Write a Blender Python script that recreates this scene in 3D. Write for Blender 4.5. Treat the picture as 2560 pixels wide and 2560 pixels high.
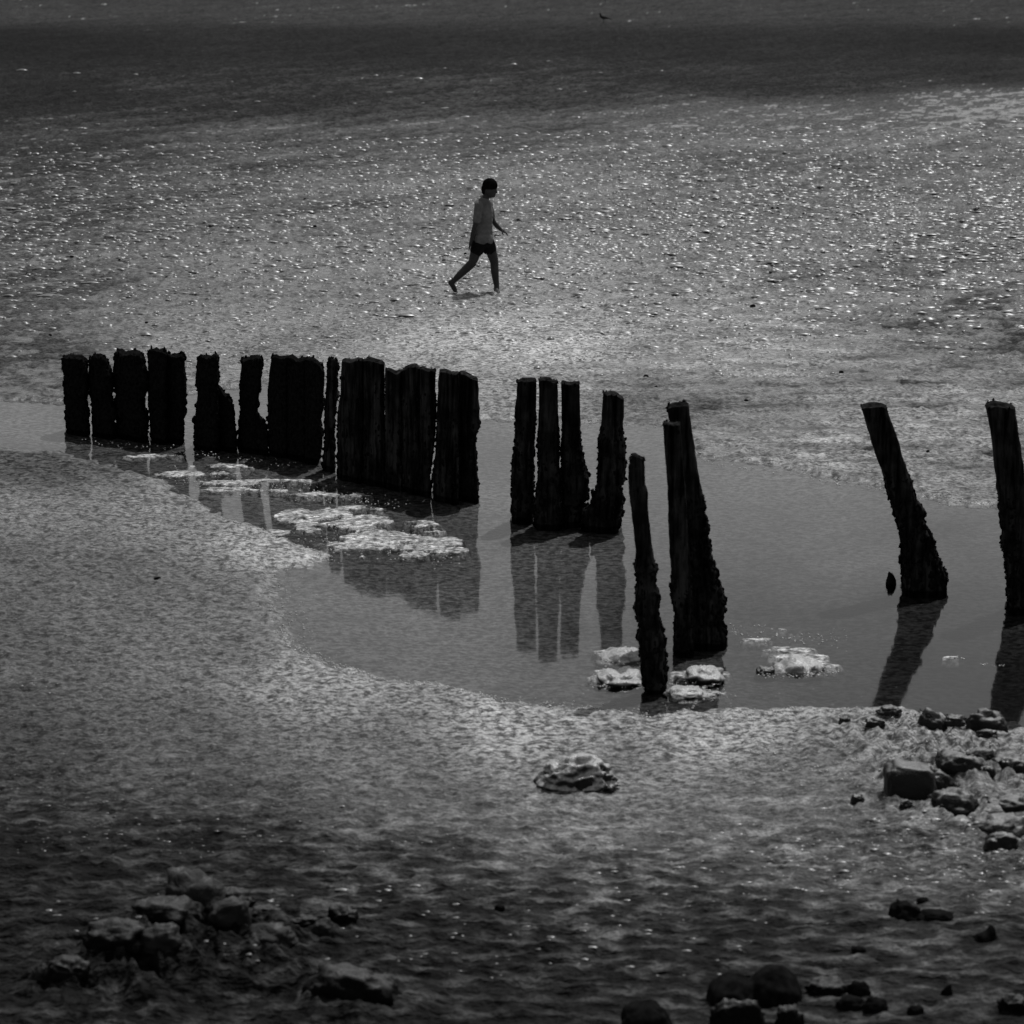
import bpy, bmesh, math, random
import numpy as np
from mathutils import Vector, noise as mn
random.seed(7); rng = np.random.default_rng(7)
sc = bpy.context.scene
for o in list(bpy.data.objects): bpy.data.objects.remove(o)

# ------------------------------------------------------------------ camera, sky, sun, exposure
F = 7700.0                       # focal length in photo pixels (2560 wide)
CAM_H = 5.9
PITCH = math.atan(1630.0/F)
cam_d = bpy.data.cameras.new('camera'); cam = bpy.data.objects.new('camera', cam_d)
sc.collection.objects.link(cam); sc.camera = cam
cam.location = (0, 0, CAM_H); cam.rotation_euler = (math.pi/2-PITCH, 0, 0)
cam_d.sensor_width = 36; cam_d.lens = F/2560*36
cam_d.clip_start = 0.5; cam_d.clip_end = 20000
cam_d.dof.use_dof = True; cam_d.dof.focus_distance = 34.0; cam_d.dof.aperture_fstop = 4.0

SUN_EL, SUN_AZ = math.radians(61), math.radians(27)    # azimuth measured from +Y towards +X
w = bpy.data.worlds.new('World'); sc.world = w; w.use_nodes = True
nt = w.node_tree; nt.nodes.clear()
sky = nt.nodes.new('ShaderNodeTexSky'); sky.sky_type = 'NISHITA'; sky.sun_disc = False
sky.sun_elevation = SUN_EL; sky.sun_rotation = SUN_AZ; sky.dust_density = 1.5
bw = nt.nodes.new('ShaderNodeRGBToBW'); bg = nt.nodes.new('ShaderNodeBackground')
bg.inputs['Strength'].default_value = 0.14
wo = nt.nodes.new('ShaderNodeOutputWorld')
nt.links.new(sky.outputs[0], bw.inputs[0]); nt.links.new(bw.outputs[0], bg.inputs['Color'])
nt.links.new(bg.outputs[0], wo.inputs['Surface'])
sl = bpy.data.lights.new('sun', 'SUN'); sl.energy = 4.0; sl.angle = math.radians(0.5)
so = bpy.data.objects.new('sun', sl); sc.collection.objects.link(so)
sd = Vector((math.sin(SUN_AZ)*math.cos(SUN_EL), math.cos(SUN_AZ)*math.cos(SUN_EL), math.sin(SUN_EL)))
so.rotation_euler = sd.to_track_quat('Z', 'Y').to_euler(); so.location = (20, 40, 60)
sc.view_settings.view_transform = 'Standard'; sc.view_settings.look = 'None'
sc.view_settings.gamma = 1; sc.view_settings.use_curve_mapping = False
sc.view_settings.exposure = -0.50

# ------------------------------------------------------------------ from a photo point to a place on the beach
CP, SP = math.cos(PITCH), math.sin(PITCH)
def ray(px, py):
    a, b = (px-1280)/F, (1280-py)/F
    return Vector((a, CP+b*SP, -SP+b*CP))
def at(px, py, z=0.0):
    r = ray(px, py); t = (z-CAM_H)/r.z
    return Vector((r.x*t, r.y*t, z))
def on_plane(px, py, Y):
    r = ray(px, py); t = Y/r.y
    return Vector((r.x*t, Y, CAM_H+r.z*t))
def scale_at(py): return F/((at(1280, py)-Vector((0, 0, CAM_H))).dot(Vector((0, CP, -SP))))

# ------------------------------------------------------------------ helpers
def link(o, parent=None):
    sc.collection.objects.link(o)
    if parent: o.parent = parent
    return o
def empty(name, loc, label, cat, group=None):
    o = bpy.data.objects.new(name, None); o.location = loc; o.empty_display_size = .1
    tag(o, label, cat, group); return link(o)
def tag(o, label=None, cat=None, group=None, kind=None):
    if label: o['label'] = label
    if cat: o['category'] = cat
    if group: o['group'] = group
    if kind: o['kind'] = kind
    return o
def mesh_obj(name, verts, faces, mat, parent=None, smooth=True, loc=None):
    me = bpy.data.meshes.new(name); me.from_pydata(verts, [], faces); me.update()
    if smooth: me.polygons.foreach_set('use_smooth', [True]*len(me.polygons))
    me.materials.append(mat)
    o = bpy.data.objects.new(name, me)
    if loc is not None: o.location = loc
    return link(o, parent)

# numpy gradient noise
_perm = rng.permutation(4096); _perm = np.concatenate([_perm, _perm])
_ang = rng.random(4096)*2*np.pi; _gx, _gy = np.cos(_ang), np.sin(_ang)
def pn(x, y, s=0):
    x = np.asarray(x, dtype=np.float64)+s*17.31; y = np.asarray(y, dtype=np.float64)-s*9.73
    xi = np.floor(x); yi = np.floor(y); fx = x-xi; fy = y-yi
    xi = xi.astype(np.int64) & 4095; yi = yi.astype(np.int64) & 4095
    u = fx*fx*fx*(fx*(fx*6-15)+10); v = fy*fy*fy*(fy*(fy*6-15)+10)
    def g(ix, iy, dx, dy):
        h = _perm[_perm[ix & 4095]+(iy & 4095)]
        return _gx[h]*dx+_gy[h]*dy
    a = g(xi, yi, fx, fy); b = g(xi+1, yi, fx-1, fy); c = g(xi, yi+1, fx, fy-1); d = g(xi+1, yi+1, fx-1, fy-1)
    return ((a+(b-a)*u)+((c+(d-c)*u)-(a+(b-a)*u))*v)*1.5
def fbm(x, y, o=3, s=0, gain=.5):
    r = 0; a = 1; f = 1
    for i in range(o): r = r+a*pn(x*f, y*f, s+i*3); a *= gain; f *= 2.03
    return r
def sstep(a, b, x):
    t = np.clip((x-a)/(b-a), 0, 1); return t*t*(3-2*t)

# ------------------------------------------------------------------ materials
def new_mat(name):
    m = bpy.data.materials.new(name); m.use_nodes = True; n = m.node_tree
    return m, n, n.nodes['Principled BSDF']
def N(n, t, **k):
    o = n.nodes.new(t)
    for a, b in k.items():
        if a.startswith('i_'): o.inputs[a[2:].replace('_', ' ')].default_value = b
        else: setattr(o, a, b)
    return o
def math_n(n, op, a, b=None, c=None, clamp=False):
    o = n.nodes.new('ShaderNodeMath'); o.operation = op; o.use_clamp = clamp
    for i, v in enumerate((a, b, c)):
        if v is None: continue
        if isinstance(v, (int, float)): o.inputs[i].default_value = v
        else: n.links.new(v, o.inputs[i])
    return o.outputs[0]
def noise_n(n, vec, scale, detail=3, rough=.5, stretch=None, rot=0):
    if stretch:
        mp = n.nodes.new('ShaderNodeMapping'); mp.inputs['Scale'].default_value = stretch
        mp.inputs['Rotation'].default_value = (0, 0, rot)
        n.links.new(vec, mp.inputs[0]); vec = mp.outputs[0]
    o = n.nodes.new('ShaderNodeTexNoise'); o.inputs['Scale'].default_value = scale
    o.inputs['Detail'].default_value = detail; o.inputs['Roughness'].default_value = rough
    n.links.new(vec, o.inputs['Vector']); return o.outputs[0]
def mrange(n, v, a, b, c, d):
    o = n.nodes.new('ShaderNodeMapRange'); n.links.new(v, o.inputs[0])
    for i, x in zip((1, 2, 3, 4), (a, b, c, d)): o.inputs[i].default_value = x
    return o.outputs[0]
def grey(n, v):
    o = n.nodes.new('ShaderNodeCombineColor')
    for i in range(3): n.links.new(v, o.inputs[i])
    return o.outputs[0]

def sand_material():
    m, n, b = new_mat('wet_sand')
    pos = N(n, 'ShaderNodeNewGeometry').outputs['Position']
    def attr(x): return N(n, 'ShaderNodeAttribute', attribute_name=x).outputs['Fac']
    film, tone, rough_a = attr('film'), attr('tone'), attr('relief')
    ripply = attr('ripply')
    fine = noise_n(n, pos, 21, 3, .62, (.8, 1, 1)); broad = noise_n(n, pos, 9, 3, .5, (.55, 1, 1))
    mg = N(n, 'ShaderNodeMix'); n.links.new(ripply, mg.inputs[0]); n.links.new(fine, mg.inputs[2]); n.links.new(broad, mg.inputs[3]); grain = mg.outputs[0]
    coarse = noise_n(n, pos, 3.6, 5, .62, (.6, 1, 1))
    speck = noise_n(n, pos, 55, 3, .6)
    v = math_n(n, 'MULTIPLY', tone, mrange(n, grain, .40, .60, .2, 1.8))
    # bright and dark sky reflections of the front ripples, painted in as noise
    v = math_n(n, 'MULTIPLY', v, math_n(n, 'ADD', 1.0, math_n(n, 'MULTIPLY', ripply, mrange(n, noise_n(n, pos, 8.5, 2, .5, (.6, 1, 1)), .44, .62, -.55, 2.0))))
    v = math_n(n, 'MULTIPLY', v, mrange(n, coarse, .38, .62, .86, 1.14))
    v = math_n(n, 'MULTIPLY', v, mrange(n, speck, .35, .65, .6, 1.4))
    n.links.new(grey(n, v), b.inputs['Base Color'])
    grit = noise_n(n, pos, 34, 3, .6, (.7, 1, 1)); grit2 = noise_n(n, pos, 11, 3, .6, (.45, 1, 1))
    wet = math_n(n, 'MULTIPLY', math_n(n, 'MAXIMUM', mrange(n, grit, .55, .64, 0, 1), mrange(n, grit2, .55, .66, 0, 1)), N(n, 'ShaderNodeAttribute', attribute_name='gleam').outputs['Fac'])
    n.links.new(math_n(n, 'SUBTRACT', mrange(n, film, 0, 1, .8, .12), math_n(n, 'MULTIPLY', math_n(n, 'MULTIPLY', wet, math_n(n, 'SUBTRACT', 1.0, film)), .46)), b.inputs['Roughness'])
    b.inputs['IOR'].default_value = 1.35
    n.links.new(math_n(n, 'MAXIMUM', mrange(n, film, 0, .5, .02, .7), math_n(n, 'MULTIPLY', N(n, 'ShaderNodeAttribute', attribute_name='gleam').outputs['Fac'], .8)), b.inputs['Specular IOR Level'])
    h1 = noise_n(n, pos, 5, 4, .6, (.7, 1, 1)); h2 = noise_n(n, pos, 24, 5, .68, (.75, 1, 1))
    hh = math_n(n, 'ADD', math_n(n, 'ADD', h1, math_n(n, 'MULTIPLY', math_n(n, 'MULTIPLY', broad, ripply), 3.0)), math_n(n, 'MULTIPLY', h2, .5))
    bp = N(n, 'ShaderNodeBump'); bp.inputs['Distance'].default_value = .05
    n.links.new(math_n(n, 'MULTIPLY', rough_a, math_n(n, 'SUBTRACT', 1.0, math_n(n, 'MULTIPLY', film, .80))), bp.inputs['Strength'])
    n.links.new(hh, bp.inputs['Height']); n.links.new(bp.outputs[0], b.inputs['Normal'])
    return m

def water_material(name, bump, scale, stretch, tint=.75, gloss=.05):
    m, n, b = new_mat(name); n.nodes.remove(b)
    out = n.nodes['Material Output']
    pos = N(n, 'ShaderNodeNewGeometry').outputs['Position']
    h = noise_n(n, pos, scale, 3, .5, stretch); h2 = noise_n(n, pos, scale*3.3, 2, .5, stretch)
    hh = math_n(n, 'ADD', h, math_n(n, 'MULTIPLY', h2, .3))
    bp = N(n, 'ShaderNodeBump'); bp.inputs['Distance'].default_value = bump; bp.inputs['Strength'].default_value = 1
    n.links.new(hh, bp.inputs['Height'])
    fr = N(n, 'ShaderNodeFresnel'); fr.inputs['IOR'].default_value = 1.33; n.links.new(bp.outputs[0], fr.inputs['Normal'])
    tr = N(n, 'ShaderNodeBsdfTransparent'); tr.inputs[0].default_value = (tint,)*3+(1,)
    gl = N(n, 'ShaderNodeBsdfGlossy'); gl.inputs['Roughness'].default_value = gloss; n.links.new(bp.outputs[0], gl.inputs['Normal'])
    mx = N(n, 'ShaderNodeMixShader')
    n.links.new(fr.outputs[0], mx.inputs[0]); n.links.new(tr.outputs[0], mx.inputs[1]); n.links.new(gl.outputs[0], mx.inputs[2])
    n.links.new(mx.outputs[0], out.inputs['Surface'])
    return m

def wood_material():
    m, n, b = new_mat('old_timber')
    pos = N(n, 'ShaderNodeNewGeometry').outputs['Position']
    gr = noise_n(n, pos, 22, 5, .65, (1, 1, .09)); bl = noise_n(n, pos, 5, 3)
    v = math_n(n, 'MULTIPLY', mrange(n, gr, .40, .64, .002, .030), mrange(n, bl, .35, .65, .4, 1.3))
    n.links.new(grey(n, v), b.inputs['Base Color']); b.inputs['Roughness'].default_value = .8
    b.inputs['Specular IOR Level'].default_value = .1; b.inputs['IOR'].default_value = 1.15
    bp = N(n, 'ShaderNodeBump'); bp.inputs['Distance'].default_value = .01; bp.inputs['Strength'].default_value = .8
    n.links.new(gr, bp.inputs['Height']); n.links.new(bp.outputs[0], b.inputs['Normal'])
    return m
def simple(name, lo, hi, scale, rough, spec=.3, stretch=None, bump=0.0):
    m, n, b = new_mat(name)
    tc = N(n, 'ShaderNodeTexCoord').outputs['Object']
    f = noise_n(n, tc, scale, 4, .6, stretch)
    n.links.new(grey(n, mrange(n, f, .35, .65, lo, hi)), b.inputs['Base Color'])
    b.inputs['Roughness'].default_value = rough; b.inputs['Specular IOR Level'].default_value = spec
    if bump:
        bp = N(n, 'ShaderNodeBump'); bp.inputs['Distance'].default_value = bump; bp.inputs['Strength'].default_value = .8
        n.links.new(f, bp.inputs['Height']); n.links.new(bp.outputs[0], b.inputs['Normal'])
    return m
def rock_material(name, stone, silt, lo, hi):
    """weedy stone, silt on top; sunlit tops and shaded faces painted into the colour"""
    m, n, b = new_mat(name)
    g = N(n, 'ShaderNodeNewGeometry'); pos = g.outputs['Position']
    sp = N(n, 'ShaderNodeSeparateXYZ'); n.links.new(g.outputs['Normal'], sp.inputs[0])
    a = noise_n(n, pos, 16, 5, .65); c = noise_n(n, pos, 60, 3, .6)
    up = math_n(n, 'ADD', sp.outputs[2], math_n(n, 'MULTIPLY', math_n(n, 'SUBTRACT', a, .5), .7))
    k = mrange(n, up, lo, hi, 0, 1)  # upward faces painted pale as if sunlit, the rest black as if shaded
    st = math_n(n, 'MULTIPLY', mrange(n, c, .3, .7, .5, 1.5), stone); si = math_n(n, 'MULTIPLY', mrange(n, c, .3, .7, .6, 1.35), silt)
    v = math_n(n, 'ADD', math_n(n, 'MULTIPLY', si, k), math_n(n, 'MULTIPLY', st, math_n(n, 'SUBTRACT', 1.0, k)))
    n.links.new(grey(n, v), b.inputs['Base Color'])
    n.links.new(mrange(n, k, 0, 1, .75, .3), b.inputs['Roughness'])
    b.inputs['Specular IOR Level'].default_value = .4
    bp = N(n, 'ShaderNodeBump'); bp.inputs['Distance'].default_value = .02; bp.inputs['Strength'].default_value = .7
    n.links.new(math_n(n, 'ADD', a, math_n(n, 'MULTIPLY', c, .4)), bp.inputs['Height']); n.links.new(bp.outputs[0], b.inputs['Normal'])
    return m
M_SAND = sand_material()
M_POOL = water_material('still_water', .0007, 3.0, (.5, 1, 1))
M_WOOD = wood_material()
M_WEED = simple('wet_weed', .003, .012, 30, 1.0, 0, bump=.01)
M_WEED.node_tree.nodes['Principled BSDF'].inputs['IOR'].default_value = 1.08
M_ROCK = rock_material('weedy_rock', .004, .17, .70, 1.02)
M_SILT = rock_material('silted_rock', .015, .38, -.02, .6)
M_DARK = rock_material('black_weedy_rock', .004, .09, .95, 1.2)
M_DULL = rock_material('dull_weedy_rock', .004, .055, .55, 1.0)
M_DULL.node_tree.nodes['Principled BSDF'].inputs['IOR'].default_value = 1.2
M_BUB = simple('bubble_film', .3, .5, 20, .3, 1.0)
M_GLINT = simple('added_sun_glint', .08, .16, 20, .38, .5)  # for the small domes added to make sun glints
M_STONE = simple('dark_stone', .004, .012, 20, .9, .1)
M_STONE.node_tree.nodes['Principled BSDF'].inputs['IOR'].default_value = 1.12
M_SKIN = simple('skin', .03, .045, 8, .6, .15)
M_SHIRT = simple('shirt_cloth', .10, .15, 14, .9, .1, bump=.01)
M_SHORT = simple('shorts_cloth', .006, .012, 14, .9, .05)
M_HAIR = simple('hair', .003, .007, 40, .9, .0)
M_HAIR.node_tree.nodes['Principled BSDF'].inputs['IOR'].default_value = 1.1
M_GULL = simple('plumage', .02, .05, 20, .8, .1)

# ------------------------------------------------------------------ the beach: one sheet of ground to the horizon
def poly_w(pts): return np.array([at(x, y).to_tuple()[:2] for x, y in pts])
POOL = poly_w([(-500, 990), (0, 1000), (150, 1004), (300, 1010), (480, 985), (660, 960), (820, 975), (1100, 1020), (1240, 1052), (1400, 1058), (1520, 1060), (1640, 1058),
  (1700, 1082), (1745, 1120), (1760, 1148), (1900, 1157), (2070, 1197), (2190, 1217), (2340, 1262), (2500, 1272), (2700, 1290), (3100, 1310),
  (3100, 1900), (2700, 1850), (2560, 1842), (2430, 1832), (2330, 1815), (2260, 1782), (2120, 1778), (1950, 1778), (1800, 1776), (1640, 1785), (1460, 1780), (1300, 1755),
  (1100, 1722), (900, 1690), (790, 1655), (720, 1610), (690, 1550), (670, 1490), (690, 1430), (780, 1408), (830, 1392), (700, 1345), (600, 1305), (500, 1265),
  (430, 1240), (400, 1205), (300, 1172), (160, 1134), (0, 1125), (-500, 1110)])
def sdist(x, y, P):
    """signed distance to a polygon (positive inside), vectorised"""
    d = np.full(x.shape, 1e9); ins = np.zeros(x.shape, bool)
    for i in range(len(P)):
        ax, ay = P[i]; bx, by = P[(i+1) % len(P)]
        ex, ey = bx-ax, by-ay; L = ex*ex+ey*ey
        t = np.clip(((x-ax)*ex+(y-ay)*ey)/L, 0, 1)
        d = np.minimum(d, (x-ax-t*ex)**2+(y-ay-t*ey)**2)
        c = ((ay > y) != (by > y)) & (x < (bx-ax)*(y-ay)/(by-ay+1e-12)+ax)
        ins ^= c
    return np.where(ins, 1, -1)*np.sqrt(d)
# low shoals of silt and weed that break the pool surface: (px, py, half width px, half height px, height m)
SHOALS = [(470, 1184, 120, 7, .042), (640, 1205, 150, 8, .042), (560, 1222, 90, 5, .04), (800, 1238, 120, 8, .042), (700, 1225, 90, 5, .04), (790, 1288, 70, 15, .13), (880, 1315, 100, 22, .13), (970, 1345, 130, 26, .12),
          (900, 1375, 70, 16, .06), (1020, 1320, 80, 18, .05), (350, 1140, 110, 5, .04), (560, 1165, 90, 5, .04), (1000, 1385, 60, 10, .045), (1120, 1375, 60, 8, .03), (700, 1330, 40, 8, .035), (900, 1270, 70, 9, .035),
          (760, 1478, 60, 8, .045), (1545, 1635, 60, 16, .05), (1550, 1690, 70, 18, .05), (1750, 1685, 66, 14, .045), (1730, 1732, 90, 9, .055),
          (1960, 1576, 50, 5, .05), (1950, 1625, 70, 8, .05), (1990, 1655, 110, 18, .05), (1890, 1600, 40, 4, .045), (2385, 1645, 25, 4, .05)]
# tone: (px, py, albedo, film, relief); albedo has some light falloff at the frame edges painted in
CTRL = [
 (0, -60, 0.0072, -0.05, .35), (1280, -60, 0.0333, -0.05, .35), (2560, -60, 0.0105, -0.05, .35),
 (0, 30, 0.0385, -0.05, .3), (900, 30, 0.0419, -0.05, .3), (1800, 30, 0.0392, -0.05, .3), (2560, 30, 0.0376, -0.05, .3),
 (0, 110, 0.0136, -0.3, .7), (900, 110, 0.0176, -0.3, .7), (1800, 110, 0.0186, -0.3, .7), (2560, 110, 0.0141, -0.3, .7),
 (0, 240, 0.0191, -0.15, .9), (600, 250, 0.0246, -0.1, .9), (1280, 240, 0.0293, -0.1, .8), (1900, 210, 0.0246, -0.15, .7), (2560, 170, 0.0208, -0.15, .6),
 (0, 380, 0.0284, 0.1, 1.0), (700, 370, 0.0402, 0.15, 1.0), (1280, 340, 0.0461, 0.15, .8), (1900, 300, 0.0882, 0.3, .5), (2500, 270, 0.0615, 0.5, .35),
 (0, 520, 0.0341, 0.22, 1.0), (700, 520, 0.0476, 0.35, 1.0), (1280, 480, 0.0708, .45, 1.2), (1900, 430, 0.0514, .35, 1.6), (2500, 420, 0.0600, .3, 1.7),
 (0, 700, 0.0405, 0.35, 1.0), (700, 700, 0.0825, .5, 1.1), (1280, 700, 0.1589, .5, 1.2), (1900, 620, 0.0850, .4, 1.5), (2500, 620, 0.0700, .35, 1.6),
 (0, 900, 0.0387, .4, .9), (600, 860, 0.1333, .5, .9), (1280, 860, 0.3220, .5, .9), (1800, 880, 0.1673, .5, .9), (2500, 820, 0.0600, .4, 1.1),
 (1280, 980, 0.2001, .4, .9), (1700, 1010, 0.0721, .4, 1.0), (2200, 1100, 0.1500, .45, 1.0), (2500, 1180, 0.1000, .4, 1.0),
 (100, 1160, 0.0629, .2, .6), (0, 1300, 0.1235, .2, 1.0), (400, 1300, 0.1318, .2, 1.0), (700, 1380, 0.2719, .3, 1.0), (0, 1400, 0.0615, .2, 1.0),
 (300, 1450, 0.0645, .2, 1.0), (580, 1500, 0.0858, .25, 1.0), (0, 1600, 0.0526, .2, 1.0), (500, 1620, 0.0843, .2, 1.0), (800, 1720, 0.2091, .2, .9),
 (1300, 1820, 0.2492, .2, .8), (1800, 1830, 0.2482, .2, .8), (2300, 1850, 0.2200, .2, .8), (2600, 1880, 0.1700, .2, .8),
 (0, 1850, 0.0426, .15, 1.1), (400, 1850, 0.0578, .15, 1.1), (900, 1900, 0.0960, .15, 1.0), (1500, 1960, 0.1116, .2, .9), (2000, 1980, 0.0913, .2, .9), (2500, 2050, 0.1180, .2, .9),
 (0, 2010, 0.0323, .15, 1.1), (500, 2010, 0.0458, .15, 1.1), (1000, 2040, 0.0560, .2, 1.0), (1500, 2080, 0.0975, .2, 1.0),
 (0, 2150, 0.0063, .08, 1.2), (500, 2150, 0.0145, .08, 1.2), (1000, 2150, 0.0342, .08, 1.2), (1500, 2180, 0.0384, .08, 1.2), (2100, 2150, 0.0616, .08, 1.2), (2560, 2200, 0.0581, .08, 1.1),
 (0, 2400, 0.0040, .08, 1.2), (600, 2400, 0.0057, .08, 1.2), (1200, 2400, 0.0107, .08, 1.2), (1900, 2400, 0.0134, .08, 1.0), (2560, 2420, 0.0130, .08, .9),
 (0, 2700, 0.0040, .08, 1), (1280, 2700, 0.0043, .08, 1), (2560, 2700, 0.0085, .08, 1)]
def fan(x, y): return np.stack([x/y*7.0, np.log(y)*4.0], -1)
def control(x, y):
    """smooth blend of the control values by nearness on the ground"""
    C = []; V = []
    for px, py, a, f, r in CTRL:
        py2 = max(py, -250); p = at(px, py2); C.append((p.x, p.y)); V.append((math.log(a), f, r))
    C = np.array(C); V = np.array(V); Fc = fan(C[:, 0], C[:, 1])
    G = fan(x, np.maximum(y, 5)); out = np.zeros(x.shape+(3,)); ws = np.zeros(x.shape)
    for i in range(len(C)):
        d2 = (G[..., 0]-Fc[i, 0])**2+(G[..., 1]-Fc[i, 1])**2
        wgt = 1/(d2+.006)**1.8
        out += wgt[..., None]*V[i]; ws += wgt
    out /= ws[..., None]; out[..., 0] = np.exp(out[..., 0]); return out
def ground_fields(x, y, full=True):
    c = control(x, y); tone, filmc, rel = c[..., 0], c[..., 1], c[..., 2]
    edge = .10*fbm(x*2.2, y*1.1, 4, 5, .6)+.05*pn(x*9, y*6, 8)
    d = sdist(x, y, POOL)+edge
    # gentle undulation everywhere; small lumps near; ridges and runnels far
    lump = fbm(x*4.2, y*4.6, 4, 1, .62)
    runn = fbm((x*.83-y*.56)*.9+.4*pn(x*.5, y*.3, 3), (x*.56+y*.83)*.22, 4, 2, .62)      # streaks running up to the right
    patch = fbm(x*2.4, y*2.0, 4, 4, .65)
    far = sstep(26, 34, y)
    z = .034+(.020+.008*far)*lump*np.minimum(rel, 1.3)+far*.010*runn+.006*fbm(x*.35, y*.3, 2, 9)
    zin = -.012-.05*sstep(0, 1.2, d)+.006*lump
    bank = sstep(-.12, .10, d)
    z = z*(1-bank)+zin*bank
    sh = np.zeros_like(x)
    for px, py, hx, hy, hz in SHOALS:
        p = at(px, py); q = at(px, py-hy); rx = hx/scale_at(py); ry = q.y-p.y
        e = ((x-p.x)/rx)**2+((y-p.y)/ry)**2
        sh = np.maximum(sh, np.where(e < 3, hz*1.45*np.exp(-e*1.1), 0))
    isl = .009*np.tanh(np.maximum(sh*(1+2.0*fbm(x*1.8, y*2.2, 4, 11, .6))-.022, 0)/.02)*(1+.2*fbm(x*6, y*6, 3, 12))
    mix = sstep(0, .004, isl)*bank; z = z*(1-mix)+(isl*1.1-.003)*mix
    zi = z
    # foreground shallows: dips under the water line
    near = 1-sstep(15.5, 20.6, y+.9*pn(x*.5, y*.4, 20)+.25*x)
    z = z+near*.012*fbm(x*3.2, y*7.0, 3, 21, .5)
    # mounds under the rock outcrops
    for px, py, r, hz in ((2420, 1960, 1.0, .07), (2500, 2120, .8, .05), (1450, 1985, .25, .02), (2330, 1880, .7, .04), (480, 2400, .55, .10), (290, 2460, .5, .09), (650, 2400, .5, .06), (880, 2520, .4, .07), (2150, 1840, .5, .02)):
        p = at(px, py); e = ((x-p.x)**2+(y-p.y)**2*.6)/(r*r); z = z+hz*np.exp(-e*1.3)*(1+.8*fbm(x*5, y*4, 3, 31, .6))
    # film of water lying in the hollows of the far flat
    th = (filmc-.42)*1.5
    f = .85*sstep(-.05, .22, th*.8+runn*.32+patch*.42+.22*fbm(x*5.5, y*3.2, 3, 14, .6)-.05)*far*(1-sstep(.1, .3, bank))
    lvl = .030
    z = np.where(far > .05, z*(1-f*.9)+lvl*f*.9, z)
    film = np.clip(np.maximum(f, .25*filmc), 0, 1)
    film = np.maximum(film, .6*np.exp(-((d+.06)/.10)**2))
    tone = tone*(1+(.12+.2*far)*lump)*(1+(.1+.15*far)*runn*(1-f))  # relief shading painted into the tone: crests lighter, hollows darker
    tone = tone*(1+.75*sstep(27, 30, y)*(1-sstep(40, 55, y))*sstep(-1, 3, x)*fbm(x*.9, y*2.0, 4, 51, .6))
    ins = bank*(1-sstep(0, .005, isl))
    tone = tone*(1-ins)+ins*.10*(1-.85*sstep(-2.5, 4.0, x)*(1-sstep(22, 31, y)))*(1+.5*fbm(x*.5, y*.35, 3, 41))  # bed painted darker to the near right for the pool's fading sky reflection
    m2 = sstep(.0005, .007, isl*bank); tone = tone*(1-m2)+m2*.30*(1+.6*fbm(x*5, y*6, 4, 15, .65))
    return z, np.clip(tone, .008, .5), film, rel
def build_ground():
    pys = np.concatenate([np.linspace(3500, 2680, 12, endpoint=False), np.linspace(2680, -30, 960)])
    ys = []
    for p in pys: ys.append(at(1280, p).y)
    ys = np.array(ys); ys = np.concatenate([[3.0], ys, np.geomspace(ys[-1]*1.03, 9000, 40)])
    s = np.linspace(-.198, .198, 900)
    ext = np.array([.215, .24, .28, .35, .5, .8, 1.4, 3.0])
    s = np.concatenate([-ext[::-1], s, ext])
    S, Y = np.meshgrid(s, ys); X = S*Y
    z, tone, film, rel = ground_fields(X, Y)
    z = z*(1-sstep(140, 400, Y))+.03*sstep(140, 400, Y)
    nr, nc = X.shape
    co = np.stack([X, Y, z], -1).reshape(-1, 3).astype(np.float32)
    idx = np.arange(nr*nc).reshape(nr, nc)
    q = np.stack([idx[:-1, :-1], idx[:-1, 1:], idx[1:, 1:], idx[1:, :-1]], -1).reshape(-1, 4)
    me = bpy.data.meshes.new('ground'); me.vertices.add(len(co)); me.vertices.foreach_set('co', co.ravel())
    me.loops.add(q.size); me.loops.foreach_set('vertex_index', q.ravel().astype(np.int32))
    me.polygons.add(len(q)); me.polygons.foreach_set('loop_start', np.arange(0, q.size, 4, dtype=np.int32))
    me.update(calc_edges=True); me.polygons.foreach_set('use_smooth', np.ones(len(q), bool))
    rip = 1-sstep(15.6, 20.6, Y+.5*pn(X*.6, Y*.5, 20)+.1*X); gleam = np.maximum(np.clip((rel-.55)/.4, 0, 1)*sstep(.02, .07, tone), .22*rip)
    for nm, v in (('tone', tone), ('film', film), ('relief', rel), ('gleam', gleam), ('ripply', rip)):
        a = me.attributes.new(nm, 'FLOAT', 'POINT'); a.data.foreach_set('value', v.reshape(-1).astype(np.float32))
    me.materials.append(M_SAND)
    o = bpy.data.objects.new('ground', me); link(o); tag(o, kind='structure')
build_ground()
def gz(x, y):
    z, _, _, _ = ground_fields(np.array([x]), np.array([y])); return float(z[0])

# water: the still pool round the posts
def sheet(name, pts, mat):
    o = mesh_obj(name, [(p.x, p.y, 0) for p in pts], [tuple(range(len(pts)))], mat, smooth=False); tag(o, kind='structure')
sheet('pool_water', [at(-900, 1900), at(3500, 1990), at(3500, 1150), at(2300, 1020), at(1300, 930), at(-700, 900)], M_POOL)

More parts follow.
